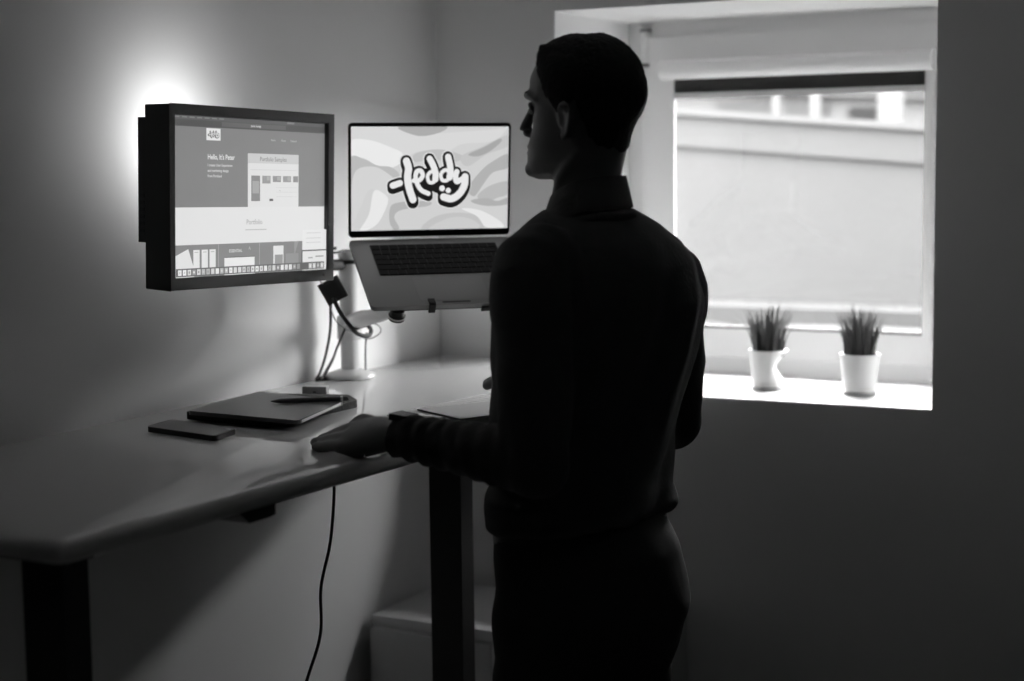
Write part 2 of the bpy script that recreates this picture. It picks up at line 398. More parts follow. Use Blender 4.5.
A = [(-hw, -hh), (hw, -hh), (hw, hh), (-hw, hh)]; B = [(SX0, SY0), (SX1, SY0), (SX1, SY1), (SX0, SY1)]
for i in range(4):
    j = (i+1) % 4
    m.quad([(*A[i], 0), (*A[j], 0), (*B[j], 0), (*B[i], 0)])
    m.quad([(*B[i], 0), (*B[j], 0), (*B[j], -.009), (*B[i], -.009)])
    m.quad([(*A[i], 0), (*A[j], 0), (A[j][0]*.995, A[j][1]*.995, -.058), (A[i][0]*.995, A[i][1]*.995, -.058)])
m.quad([(a*.995, b*.995, -.058) for a, b in A]); m.quad([(*b, -.009) for b in B])
bmesh.ops.remove_doubles(m.bm, verts=m.bm.verts[:], dist=1e-5)
m.build('housing', frameplastic, mon, bevel=.0012)
m = MB(); m.box2((-hw+.004, -.077, -.0760), (hw-.08, .135, -.0575)); m.build('rear_cover', blackplastic, mon, bevel=.003)
m = MB()
for k in range(6): m.box2((-hw+.0030, -.06+.012*k, -.073), (-hw+.0042, -.054+.012*k, -.062))
m.build('side_port', blackrub, mon)
m = MB(); m.box2((-.05, -.05, -.086), (.05, .05, -.0755)); m.build('mount_plate', blackmetal, mon, bevel=.002)
m = MB(); m.tube([(hw-.03-.012*k, -hh+.010, -.001) for k in (0,)]+[(hw-.03, -hh+.010, .001)], .003); m.build('power_button', blackrub, mon)
ledg = emit('led_strip_glow', 1.0, 6)
m = MB(); m.box2((-hw+.012, .045, -.0790), (-hw+.018, .120, -.0760)); m.build('light_strip', ledg, mon)

# ---- 2D drawing kit for screens (local x,y in metres, stacked a hair apart)
class Screen:
    def __init__(s, x0, x1, y0, y1, z): s.b = MB(); s.m = []; s.x0, s.x1, s.y0, s.y1, s.z = x0, x1, y0, y1, z; s.k = 0
    def mi(s, tone):
        t = scr(tone)
        if t not in s.m: s.m.append(t)
        return s.m.index(t)
    def P(s, u, v, z=None): return (s.x0+(s.x1-s.x0)*u, s.y1-(s.y1-s.y0)*v, s.z+(s.k if z is None else z)*.00003)
    def poly(s, pts, tone):
        s.k += 1
        vs = [s.b.bm.verts.new(s.P(max(0, min(1, a)), max(0, min(1, c)))) for a, c in pts]
        f = s.b.bm.faces.new(vs); f.material_index = s.mi(tone); f.normal_update()
        if f.normal.z < 0: f.normal_flip()
        if len(vs) > 4: bmesh.ops.triangulate(s.b.bm, faces=[f])
    def rect(s, u0, v0, u1, v1, tone): s.poly([(u0, v0), (u1, v0), (u1, v1), (u0, v1)], tone)
    def blob(s, pts, tone, n=8):
        P = [V((a, b, 0)) for a, b in pts]; L = len(P); out = []
        for i in range(L):
            a, b, c, d = P[i-1], P[i], P[(i+1) % L], P[(i+2) % L]
            for k in range(n):
                t = k/n; q = .5*((2*b)+(c-a)*t+(2*a-5*b+4*c-d)*t*t+(3*b-a-3*c+d)*t**3); out.append((q.x, q.y))
        s.poly(out, tone)
    def strokes(s, paths, rad, tone):   # thick round strokes, rad in u units or per-path
        s.k += 1; asp = (s.x1-s.x0)/(s.y1-s.y0); mi = s.mi(tone)
        for path in paths:
            r0 = rad
            if isinstance(path, tuple): path, f = path; r0 = rad*f
            pts = [V(p) for p in [(q.x, q.y, 0) for q in (spline([(a, b, 0) for a, b in path], 6) if len(path) > 2 else [V((a, b, 0)) for a, b in path])]]
            for i, p in enumerate(pts):
                s.k += .02
                c = [s.b.bm.verts.new(s.P(p.x+r0*math.cos(t), p.y+r0*asp*math.sin(t))) for t in [-2*math.pi*k/18 for k in range(18)]]
                s.b.bm.faces.new(c).material_index = mi
                if i:
                    s.k += .02
                    d = V(((p.x-pts[i-1].x)*asp, p.y-pts[i-1].y, 0))
                    if d.length < 1e-6: continue
                    d.normalize(); nx, ny = -d.y*r0, d.x*r0*asp
                    q = pts[i-1]; vs = [s.b.bm.verts.new(s.P(*t)) for t in ((q.x+nx, q.y+ny), (p.x+nx, p.y+ny), (p.x-nx, p.y-ny), (q.x-nx, q.y-ny))]
                    f = s.b.bm.faces.new(vs); f.material_index = mi; f.normal_update()
                    if f.normal.z < 0: f.normal_flip()
    def text(s, u, v, str_, h, tone, align='LEFT', stretch=1.0, weight=0):
        s.k += 1
        cu = bpy.data.curves.new('t', 'FONT'); cu.body = str_; cu.size = 1; cu.align_x = align; cu.resolution_u = 3; cu.offset = weight
        o = bpy.data.objects.new('t', cu); COL.objects.link(o); dg = bpy.context.evaluated_depsgraph_get(); dg.update()
        me = bpy.data.meshes.new_from_object(o.evaluated_get(dg)); bpy.data.objects.remove(o)
        sz = h*(s.y1-s.y0)/.66; o_ = V(s.P(u, v)); mi = s.mi(tone); vm = [s.b.bm.verts.new(o_+V((q.co.x*sz*stretch, q.co.y*sz, 0))) for q in me.vertices]
        for p in me.polygons:
            try: f = s.b.bm.faces.new([vm[i] for i in p.vertices])
            except ValueError: continue
            f.material_index = mi; f.normal_update()
            if f.normal.z < 0: f.normal_flip()
        bpy.data.meshes.remove(me)
    def build(s, name, parent):
        me = bpy.data.meshes.new(name); s.b.bm.to_mesh(me); s.b.bm.free(); return link(name, me, s.m, parent)

# the "teddy" hand lettering, shared by the page's small logo and the laptop wallpaper (unit: 0..1 over its own box)
T_ = [([(105, 374), (165, 354)], 27),
      ([(220, 168), (238, 230), (230, 300), (242, 390), (276, 495)], 31),
      ([(282, 334), (330, 330), (358, 292), (342, 252), (308, 258), (298, 310), (316, 370), (350, 418), (408, 446)], 20),
      ([(417, 150), (446, 205), (468, 270), (466, 325)], 27), ([(460, 268), (425, 262), (400, 300), (416, 350), (454, 346), (470, 312)], 16),
      ([(575, 136), (590, 200), (596, 262), (588, 310)], 28), ([(584, 256), (545, 248), (514, 282), (526, 332), (568, 334), (592, 296)], 16),
      ([(650, 262), (640, 305), (650, 345), (688, 330), (716, 312)], 24), ([(722, 306), (716, 380), (672, 452), (606, 492), (538, 476)], 31),
      ([(524, 402), (525, 403)], 25), ([(577, 421), (578, 422)], 23)]
def teddy(S, u0, v0, u1, v1, dark, light, halo):
    k = (u1-u0)/851
    paths = [([(u0+k*a, v0+(v1-v0)*b/681) for a, b in p], r*k) for p, r in T_]
    sh = lambda d: [([(a, b+(v1-v0)*d/681) for a, b in p], r) for p, r in paths]
    def st(ps, add, tone):
        for p, r in ps: S.strokes([p], r+add*k, tone)
    if halo: st(sh(0)+sh(26), 27, halo)
    st(sh(0)+sh(12)+sh(26), 19, dark)
    S.blob([(u0+k*a, v0+(v1-v0)*b/681) for a, b in ((290, 260), (420, 230), (560, 250), (700, 380), (640, 470), (500, 450), (420, 420), (300, 420))], dark)
    st(paths, -1, light)

S = Screen(SX0, SX1, SY0, SY1, -.0086)
S.rect(0, 0, 1, 1, 222)                                       # page
S.rect(0, 0, 1, .070, 82)                                     # browser bars
S.rect(0, .0, 1, .028, 92)
for k in range(7): S.rect(.015+.045*k, .009, .045+.045*k, .018, 125)
S.rect(.30, .032, .72, .060, 98); S.text(.52, .053, 'peter.design', .014, 225, 'CENTER', 1, .01)
S.rect(.73, .008, .78, .02, 130)
S.rect(0, .070, 1, .568, 128)                                 # dark hero area
S.rect(.205, .075, .292, .150, 225); teddy(S, .207, .082, .290, .145, 110, 205, None)
for u, t_ in ((.61, 'Work'), (.68, 'About'), (.745, 'Contact')): S.text(u, .138, t_, .013, 190, weight=.008)
S.text(.205, .268, "Hello, It's Peter", .030, 232, weight=.014, stretch=.90)
for v, t_ in ((.312, 'I create User Experience'), (.346, 'and marketing design'), (.380, 'from Portland')): S.text(.205, v, t_, .0155, 220, weight=.012, stretch=1.0)
S.rect(.458, .222, .802, .568, 220); S.rect(.458, .222, .802, .285, 200); S.text(.628, .270, 'Portfolio Samples', .026, 135, 'CENTER', 1, .01)
S.rect(.473, .325, .785, .329, 205)
S.rect(.480, .365, .538, .530, 135); S.rect(.488, .40, .531, .48, 165)
for k, u in enumerate((.553, .623, .693, .763)): S.rect(u, .365, min(u+.055, .798), .415-.01*(k > 0), 150-6*(k % 2)); S.rect(u+.03, .37, min(u+.05, .795), .395, 170)
S.rect(.60, .515, .625, .530, 90); S.text(.665, .47, '~', .02, 160)
for v in (.44, .47, .50): S.rect(.645, v, .79, v+.003, 205)
S.text(.50, .680, 'Portfolio', .030, 165, 'CENTER', 1, .006); S.rect(.44, .712, .58, .718, 185)
S.rect(0, .800, .828, 1, 130)
S.rect(.268, .800, .271, 1, 170); S.rect(.532, .800, .535, 1, 170)
S.poly([(0.01, .865), (.085, .825), (.12, .95), (.12, 1), (0.01, 1)], 222)
for u in (.115, .165, .213): S.rect(u, .832, u+.038, .955, 225); S.rect(u+.008, .845, u+.03, .849, 160)
S.text(.335, .856, 'ESSENTIAL', .018, 215, weight=.015); S.text(.46, .856, '^', .03, 200)
S.rect(.305, .885, .50, 1, 228); S.rect(.305, .885, .50, .89, 90)
S.rect(.625, .825, .695, .96, 222); S.rect(.635, .885, .69, .955, 150)
S.poly([(.77, .80), (.80, .80), (.77, .90)], 150); S.rect(.71, .88, .80, .95, 145)
S.rect(.828, .725, 1, 1, 226)
for v in (.745, .78, .81): S.rect(.855, v, .96, v+.004, 195)
S.rect(.822, .862, 1, .870, 60); S.rect(.822, .862, .828, .96, 60); S.rect(.835, .875, 1, .965, 224); S.rect(.87, .912, .90, .92, 150); S.rect(.92, .905, .98, .911, 110)
S.rect(.01, .945, .985, .995, 96)                            # dock
rnd = random.Random(2)
for k in range(34):
    if k in (28, 29): continue
    u = .022+k*.0282; S.rect(u, .953, u+.021, .988, rnd.choice([235, 225, 215, 205, 180, 150, 230]))
    S.rect(u+.006, .963, u+.014, .977, rnd.choice([200, 150, 230, 215]))
S.build('screen', mon)

# ------------------------------------------------------------------ laptop
LC = V((.315, -.564, 1.448)); psi, la, ba, ro = .811, -.075, .565, -.003
r_, lu, ln, u0_, n0_ = basis(LC, psi, ro, la)
bu = n0_*math.cos(ba)-u0_*math.sin(ba); bn = r_.cross(bu); bn = -bn if bn.z < 0 else bn
LW, LH, LD = .3126, .2147, .207
lap = frame_obj('laptop', LC-V((0, 0, .0025)), r_, lu, ln, 'open laptop on a raised tray, swirl wallpaper with teddy lettering on its screen', 'laptop')
m = MB()
def rr(x0, x1, y0, y1, r, n=5):
    out = []
    for cx, cy, a0 in ((x1-r, y1-r, 0), (x0+r, y1-r, 90), (x0+r, y0+r, 180), (x1-r, y0+r, 270)):
        for k in range(n+1):
            a = math.radians(a0+90*k/n); out.append((cx+r*math.cos(a), cy+r*math.sin(a)))
    return out
m.prism([(a, b, -.0042) for a, b in rr(-LW/2, LW/2, .004, LH, .008)], (0, 0, .0030)); m.build('lid', alu, lap, bevel=.0006)
m = MB(); m.prism([(a, b, -.0013) for a, b in rr(-LW/2+.0006, LW/2-.0006, .0045, LH-.0006, .0075)], (0, 0, .0012)); m.build('bezel', mat('black_glass_bezel', .006, .2), lap)
S = Screen(-LW/2+.0050, LW/2-.0050, .0165, LH-.0070, .0002)
S.rect(0, 0, 1, 1, 208)
S.blob([(0, -.02), (.3, -.03), (.45, .06), (.7, .05), (.95, .02), (1, 0), (.9, .14), (.7, .17), (.6, .24), (.42, .24), (.3, .33), (.15, .30), (0, .30)], 216)
S.blob([(0, .13), (.12, .13), (.25, .20), (.32, .26), (.30, .36), (.2, .40), (.08, .30), (0, .28)], 234)
S.blob([(0, .29), (.08, .31), (.16, .37), (.25, .39), (.30, .47), (.22, .55), (.14, .50), (.05, .50), (0, .55)], 188)
S.blob([(.03, .42), (.12, .38), (.2, .42), (.3, .56), (.24, .66), (.12, .60), (.06, .76), (.02, .9), (0, .9), (0, .6)], 212)
S.blob([(.14, .62), (.20, .64), (.23, .72), (.17, .92), (.09, 1), (.05, 1), (.11, .84)], 232)
S.blob([(.29, .01), (.42, .09), (.55, .06), (.60, .0), (.45, -.01)], 172)
S.blob([(.40, .26), (.55, .22), (.70, .28), (.66, .34), (.50, .32), (.40, .34)], 192)
S.blob([(.24, .80), (.27, .74), (.38, .72), (.50, .73), (.48, .77), (.36, .79), (.29, .82), (.27, .88), (.30, .98), (.27, 1), (.24, .92)], 180)
S.blob([(.70, .28), (.82, .20), (1, .08), (1, .19), (.86, .27), (.75, .38), (.70, .36)], 196)
S.blob([(.74, .27), (.84, .20), (.94, .12), (.95, .15), (.88, .24), (.80, .29)], 168)
S.blob([(.74, .60), (.83, .42), (.92, .32), (1, .27), (1, .40), (.9, .45), (.84, .56), (.78, .68)], 178)
S.blob([(.80, .68), (.88, .58), (1, .54), (1, .66), (.93, .70), (.86, .74)], 186)
S.blob([(.76, .72), (.86, .70), (.93, .73), (1, .70), (1, .76), (.9, .78), (.80, .76)], 176)
S.blob([(.44, .98), (.52, .88), (.64, .84), (.78, .86), (.86, .94), (.84, 1), (.5, 1)], 194)
S.blob([(.50, 1), (.58, .91), (.68, .88), (.78, .92), (.80, 1)], 204)
S.blob([(.70, .80), (.82, .82), (.95, .93), (.97, 1), (.86, .99), (.80, .88)], 230)
teddy(S, .178, .138, .812, .915, 28, 232, 226)
S.build('screen', lap)
lap.matrix_world = lap.matrix_world @ Matrix.Scale(1.022, 4)
# base
Bm = Matrix((r_, lu, ln)).to_3x3()      # world -> lid local
def L2(o):     # a base part built in (x, depth, height) coords
    lb, hb = Bm@bu, Bm@bn
    M4 = Matrix(((1, lb.x, hb.x, 0), (0, lb.y, hb.y, 0), (0, lb.z, hb.z, 0), (0, 0, 0, 1)))
    o.data.transform(M4)
    if M4.to_3x3().determinant() < 0: o.data.flip_normals()
    return o
m = MB(); m.prism([(a, b, -.0088) for a, b in rr(-LW/2, LW/2, .001, LD, .008)], (0, 0, .0088)); m.box2((-.03, LD-.004, -.002), (.03, LD+.0004, .0003)) if 0 else None
L2(m.build('base', alu, lap, bevel=.001))
KX0, KX1, KY0, KY1 = -.122, .122, .0195, .1140
m = MB(); m.prism([(a, b, .0002) for a, b in rr(KX0, KX1, KY0, KY1, .002)], (0, 0, .0004)); kw = L2(m.build('keyboard_well', mat('black_keyboard_well', .018, .5), lap))
m = MB(); rows = 6; ph = (KY1-KY0)/rows
def keyrow(x0, x1, y0, y1, ws):
    tot = sum(ws); x = x0
    for w_ in ws:
        w2 = (x1-x0)*w_/tot; m.box2((x+.0011, y0+.0011, .0006), (x+w2-.0011, y1-.0011, .0017)); x += w2
R_ = [[1]*14, [1]*13+[1.6], [1.6]+[1]*13, [1.9]+[1]*11+[1.9], [2.5]+[1]*10+[2.5], [1, 1, 1, 1.25, 5, 1.25, 1, 1, 1, 1]]
for i, ws in enumerate(R_): keyrow(KX0+.001, KX1-.001, KY0+ph*i, KY0+ph*(i+1), ws)
L2(m.build('keys', mat('laptop_key_cap', .008, .6, spec=.15), lap))
m = MB(); m.prism([(a, b, .0001) for a, b in rr(-.065, .065, .122, .194, .004)], (0, 0, .0002)); L2(m.build('trackpad', mat('trackpad_glass', .25, .35, metal=.5), lap))
m = MB(); m.prism([(a, b, -.001) for a, b in rr(-.026, .026, LD-.0105, LD-.006, .002)], (0, 0, .0014)); L2(m.build('lid_notch', mat('notch_shadow_metal', .05, .5), lap))

# ------------------------------------------------------------------ stand carrying monitor and laptop
PX, PY = .060, -.468
st = root('desk_arm_stand', 'white desk post stand whose arms carry the monitor and the laptop', 'stand', (PX, PY, DZ))
m = MB(); m.lathe([(.050, 0), (.0515, .002), (.0515, .007), (.048, .010), (.030, .016), (.022, .019)], (PX, PY, DZ+.0003)); pl(m.build('base', standm, smooth=True), st)
m = MB(); m.lathe([(.0185, 0), (.0185, .231)], (PX, PY, DZ+.018)); pl(m.build('pole', standgrey, smooth=True), st)
m = MB(); m.lathe([(.0190, 0), (.0195, .001), (.0195, .010), (.0185, .013), (.010, .0155), (.001, .016)], (PX, PY, DZ+.2490)); pl(m.build('pole_cap', standm, smooth=True), st)
m = MB(); m.lathe([(.0205, 0), (.0215, .001), (.0215, .007), (.0205, .008)], (PX, PY, DZ+.2350)); pl(m.build('black_ring', blackplastic, smooth=True), st)
m = MB(); m.lathe([(.0235, 0), (.0250, .002), (.0250, .046), (.0235, .048)], (PX, PY, DZ+.080)); pl(m.build('joint_collar', standm, smooth=True), st)
bc = LC+bu*.14-bn*.014       # point under the laptop base
tip = LC-r_*.112+bu*.200-bn*.022
m = MB(); a0 = V((PX, PY, 1.262)); 
m.tube([a0, a0.lerp(tip, .3)+V((0, 0, .004)), a0.lerp(tip, .7), tip], [(.016, .019), (.015, .017), (.012, .013), (.008, .009)], 16)
pl(m.build('laptop_arm', standm, smooth=True), st)
m = MB(); q = LC-r_*.108+bu*.202-bn*.027
m.lathe([(.013, -.012), (.0155, -.010), (.0155, -.002), (.013, 0), (.013, .010)], q, axis=bn); pl(m.build('knob', blackplastic, smooth=True), st)
m = MB(); m.lathe([(.0158, -.006), (.0165, -.0055), (.0165, -.0035), (.0158, -.003)], q, axis=bn); pl(m.build('knob_ring', silver, smooth=True), st)
Tb = Matrix((r_, bu, bn)).transposed()
m = MB(); m.box(LC+bu*.110-bn*.0150, (.20, .195, .004), Tb); pl(m.build('laptop_tray', blackmetal, bevel=.002), st)
for dx in (-.048, .055):
    m = MB(); w_ = .012 if dx < 0 else .018
    m.box(LC+r_*dx+bu*(LD+.0080)-bn*(.0075 if dx < 0 else .013), (w_, .004, .018 if dx < 0 else .008), Tb)
    if dx < 0: m.box(LC+r_*dx+bu*(LD+.000)+bn*.0022, (w_, .014, .0028), Tb)
    pl(m.build('tray_clip', blackrub, bevel=.001), st)
mb_ = MC+u_*0; 
Mw = mon.matrix_world.copy()
mr, mu, mn, _, _ = basis(MC, 1.525, -.022, -.019)
back = MC+mu*.150-mn*.086
m = MB(); m.tube([(PX-.002, PY, 1.385), (.046, -.55, 1.388), (.040, -.70, 1.40), (.060, -.85, 1.47), (back.x-.008, back.y+.01, 1.53), (back.x, back.y, 1.532)], [(.012, .012), (.011, .011), (.009, .013), (.009, .013), (.010, .018), (.010, .018)], 14)
pl(m.build('monitor_arm', blackmetal, smooth=True), st)
m = MB(); m.box((.060, -.545, 1.421), (.018, .05, .006)); m.box((.062, -.50, 1.412), (.010, .06, .004)); pl(m.build('cable_guide', blackplastic, bevel=.001), st)

# adapter box and cables on the stand
ad = root('adapter_box', 'small dark square adapter hanging tilted from cables below the monitor corner', 'adapter', (.155, -.625, 1.35))
c = V((.142, -.643, 1.347)); e3 = V((-.471, .882, 0)); e1 = V((.882*math.cos(.49), .471*math.cos(.49), math.sin(.49))); e2 = e3.cross(e1)
m = MB(); m.box(c, (.043, .045, .014), Matrix((e1, e2, e3)).transposed()); pl(m.build('body', mat('dark_adapter_plastic', .07, .5), bevel=.0025), ad)
m = MB(); m.box(c-e3*.0072, (.027, .029, .0006), Matrix((e1, e2, e3)).transposed()); pl(m.build('face_panel', mat('adapter_panel', .055, .35)), ad)
def cable(pts, r, label, mt=cablem, n=8, group=None):
    m = MB(); m.tube(spline(pts, n), r, 10); return tag(m.build('cable', mt, smooth=True), label, 'cable', group)
cable([(.150, -.655, 1.333), (.168, -.660, 1.308), (.188, -.656, 1.281), (.193, -.637, 1.264), (.194, -.603, 1.257), (.182, -.574, 1.265), (.157, -.553, 1.272), (.120, -.540, 1.262)], .0042, 'thick black cable curling from the adapter around the post')
cable([(.136, -.650, 1.325), (.139, -.628, 1.284), (.145, -.576, 1.258), (.167, -.562, 1.246), (.187, -.55, 1.257), (.174, -.532, 1.269), (.142, -.515, 1.272), (.110, -.495, 1.262)], .0013, 'thin grey wire looping beside the post joint', greym)
cable([(.128, -.632, 1.318), (.100, -.595, 1.264), (.066, -.563, 1.21), (.040, -.548, 1.170), (.022, -.536, 1.1555), (.012, -.50, 1.1550)], .0028, 'outermost black cable dropping left of the post to the desk')
cable([(.086, -.520, 1.262), (.070, -.524, 1.226), (.052, -.519, 1.194), (.036, -.519, 1.168), (.026, -.510, 1.1555), (.016, -.46, 1.1550)], .0024, 'inner black cable running down just left of the post')
cable([(.090, -.535, 1.245), (.066, -.536, 1.204), (.051, -.542, 1.176), (.033, -.535, 1.1540), (.018, -.49, 1.1538)], .0013, 'thin grey wire between the two black cables at the post foot', greym)
cable([(.092, -.452, 1.245), (.088, -.452, 1.21), (.086, -.450, 1.166)], .0018, 'short black wire running down the right side of the post')
cable([(.150, -.690, 1.362), (.148, -.700, 1.377), (.125, -.660, 1.388), (.09, -.60, 1.395)], .0011, 'thin wire looping over the top of the adapter', greym)

# ------------------------------------------------------------------ things on the desk
def slab(name, corners, z0, z1, r, mt, label=None, cat=None, parent=None, bevel=.002):
    P = [V((x, y, z0)) for x, y in corners]; out = []
    for i in range(len(P)):
        p, a, b = P[i], (P[i-1]-P[i]).normalized(), (P[(i+1) % len(P)]-P[i]).normalized()
        for k in range(6):
            t = k/5; out.append(p+a*r*(1-t)**2+b*r*t**2)
    m = MB(); m.prism(out, (0, 0, z1-z0)); o = m.build(name, mt, parent, bevel=bevel)
    if label: tag(o, label, cat)
    return o
# phone
ph = root('smartphone', 'dark smartphone lying flat on the desk, left of the sleeve and tablet', 'phone', (.214, -1.166, DZ))
PC = [(.137, -1.190), (.305, -1.222), (.290, -1.145), (.124, -1.108)]
pl(slab('case', PC, DZ+.0003, DZ+.0088, .012, blackplastic, bevel=.0025), ph)
pl(slab('phone_screen', [(a+(.214-a)*.05, b+(-1.166-b)*.05) for a, b in PC], DZ+.0086, DZ+.0091, .010, mat('phone_glass', .05, .3), bevel=0), ph)
m = MB(); m.box((.281, -1.156, DZ+.0089), (.008, .004, .0006)); pl(m.build('camera_dot', silver), ph)
# felt sleeve and thin tablet on it
sl = slab('laptop_sleeve', [(.106, -1.053), (.305, -1.076), (.306, -.812), (.246, -.755), (.104, -.800)], DZ+.0003, DZ+.0125, .012, leatherm, 'dark felt sleeve lying on the desk under the thin tablet', 'sleeve', bevel=.004)
tb = root('tablet', 'thin dark tablet with a silver edge, its window highlight painted on, lying on the felt sleeve', 'tablet', (.17, -.85, DZ+.0127))
TC = [(.135, -1.080), (.375, -1.094), (.316, -.872), (.099, -.826)]
pl(slab('back_shell', TC, DZ+.0130, DZ+.0200, .010, notem, bevel=.0012), tb)
e0, e1_ = V((.3725, -1.083, 0)), V((.3165, -.882, 0)); d_ = (e1_-e0).normalized(); nn_ = V((-d_.y, d_.x, 0)) * -1
m = MB(); m.prism([e0+V((0, 0, DZ+.0136)), e1_+V((0, 0, DZ+.0136)), e1_+nn_*.0020+V((0, 0, DZ+.0150)), e0+nn_*.0020+V((0, 0, DZ+.0150))], (0, 0, .0044)); pl(m.build('metal_edge_highlight', mat('painted_edge_highlight', .85, .3)), tb)  # window highlight on the silver edge, painted as a white strip
# stylus
m = MB(); a_, b_ = V((.218, -.955, DZ+.0246)), V((.325, -.872, DZ+.0246)); 
m.tube([a_, a_.lerp(b_, .07), a_.lerp(b_, .12), a_.lerp(b_, .98), b_], [.0010, .0030, .0044, .0044, .0036], 16)
sty = m.build('stylus', mat('grey_stylus', .10, .35), smooth=True); tag(sty, 'grey stylus pen lying across the tablet', 'pen')
m = MB(); m.tube([a_.lerp(b_, .9), a_.lerp(b_, .93)], [.0046, .0046], 16); o = m.build('band', silver, sty, smooth=True)
# earphone case
ec = root('earphone_case', 'small white rounded earphone case on the desk behind the stylus', 'case', (.160, -.735, DZ))
m = MB(); m.box((.160, -.735, DZ+.0108), (.046, .022, .021), Matrix.Rotation(.35, 3, 'Z')); pl(m.build('body', mat('white_case_plastic', .42, .3), bevel=.0100, seg=6), ec)
m = MB(); m.box((.1648, -.7465, DZ+.0115), (.006, .0016, .0022), Matrix.Rotation(.35, 3, 'Z')); pl(m.build('status_light', blackplastic), ec)
# keyboard
kb = root('keyboard', 'slim white keyboard on the desk in front of the man', 'keyboard', (.46, -.80, DZ))
K0, K1, K2 = V((.410, -.908, 0)), V((.580, -.926, 0)), V((.362, -.690, 0))
kx = (K1-K0); ky = V((kx.y, -kx.x, 0)).normalized()*-1; KLx = kx.length; kxn = kx.normalized()
if ky.y < 0: ky = -ky
# long side runs away from the camera (towards the window), short side along x
def kp(a, b, z): return K0+kxn*a+ky*b+V((0, 0, z))
KW_, KL_ = .115, .285
kbo = V((.030, 0, 0))
m = MB(); m.prism([kp(.02, 0, DZ+.0008), kp(.02+KW_, 0, DZ+.0008), kp(.02+KW_, KL_, DZ+.0008), kp(.02, KL_, DZ+.0008)], (0, 0, .0068)); pl(m.build('case', kbm, bevel=.002), kb)
m = MB()
for i in range(5):
    a0_ = .02+.006+i*.0208
    ws = [[1]*14, [1.5]+[1]*12+[1.5], [1.8]+[1]*11+[1.8], [2.3]+[1]*10+[2.3], [1, 1, 1.2, 5.5, 1.2, 1, 1, 1]][i]
    y = .006; tot = sum(ws)
    for w_ in ws:
        l_ = (KL_-.012)*w_/tot; p = [kp(a0_+.0012, y+.0012, DZ+.0077), kp(a0_+.0196, y+.0012, DZ+.0077), kp(a0_+.0196, y+l_-.0012, DZ+.0077), kp(a0_+.0012, y+l_-.0012, DZ+.0077)]
        m.prism(p, (0, 0, .0022)); y += l_
pl(m.build('keys', wkeym), kb)
nb = root('notebook', 'thin grey notebook with a dark edge lying half over the keyboard', 'notebook', (.5, -.75, DZ))
NC = [(.589, -.933), (.650, -.790), (.545, -.720), (.462, -.865)]
pl(slab('pages', NC, DZ+.0103, DZ+.0128, .002, mat('notebook_edge', .05, .5), bevel=0), nb)
pl(slab('cover', [(a+(.53-a)*.02, b+(-.77-b)*.02) for a, b in NC], DZ+.0128, DZ+.0134, .002, mat('notebook_cover', .6, .3), bevel=0), nb)

# ------------------------------------------------------------------ the man
man = root('person', 'standing man in dark sweater and trousers seen from behind, left hand on the desk', 'person', (.87, -1.04, 0))
F = V((-.985, .174, 0)).normalized(); L = V((-F.y, F.x, 0)); Z = V((0, 0, 1))
HF = V((-.998, .05, 0)).normalized(); HL = V((-HF.y, HF.x, 0)); HO = V((.879, -1.046, 1.560))
def ring(c, a, bf, bb, n=40, ex=2.3, f=F, l=L, tilt=0):
    out = []
    for k in range(n):
        t = 2*math.pi*k/n; ct, s_ = math.cos(t), math.sin(t)
        x = a*abs(ct)**(2/ex)*(1 if ct > 0 else -1); y = (bf if s_ > 0 else bb)*abs(s_)**(2/ex)*(1 if s_ > 0 else -1)
        out.append(V(c)+l*x+f*y+Z*(tilt*y))
    return out
def H(x, y, z): return HO+HL*x+HF*y+Z*z
def axisc(z):   # standing axis of the figure at height z
    P = [(0, (.845, -1.045)), (.788, (.862, -1.043)), (.955, (.868, -1.038)), (1.073, (.862, -1.043)), (1.226, (.875, -1.035)), (1.378, (.888, -1.027)), (1.529, (.870, -1.030)), (1.65, (.879, -1.046))]
    for (z0, a), (z1, b) in zip(P, P[1:]):
        if z <= z1: t = (z-z0)/(z1-z0); return V((a[0]+(b[0]-a[0])*t, a[1]+(b[1]-a[1])*t, z))
    return V((*P[-1][1], z))
SHL, ELL, WRL = V((.868, -1.205, 1.435)), V((.900, -1.268, 1.170)), V((.655, -1.246, 1.190))
SHR, ELR, WRR = V((.930, -.862, 1.398)), V((.926, -.838, 1.170)), V((.752, -.815, 1.227))
Mh = Matrix.Rotation(.05, 3, 'Y')
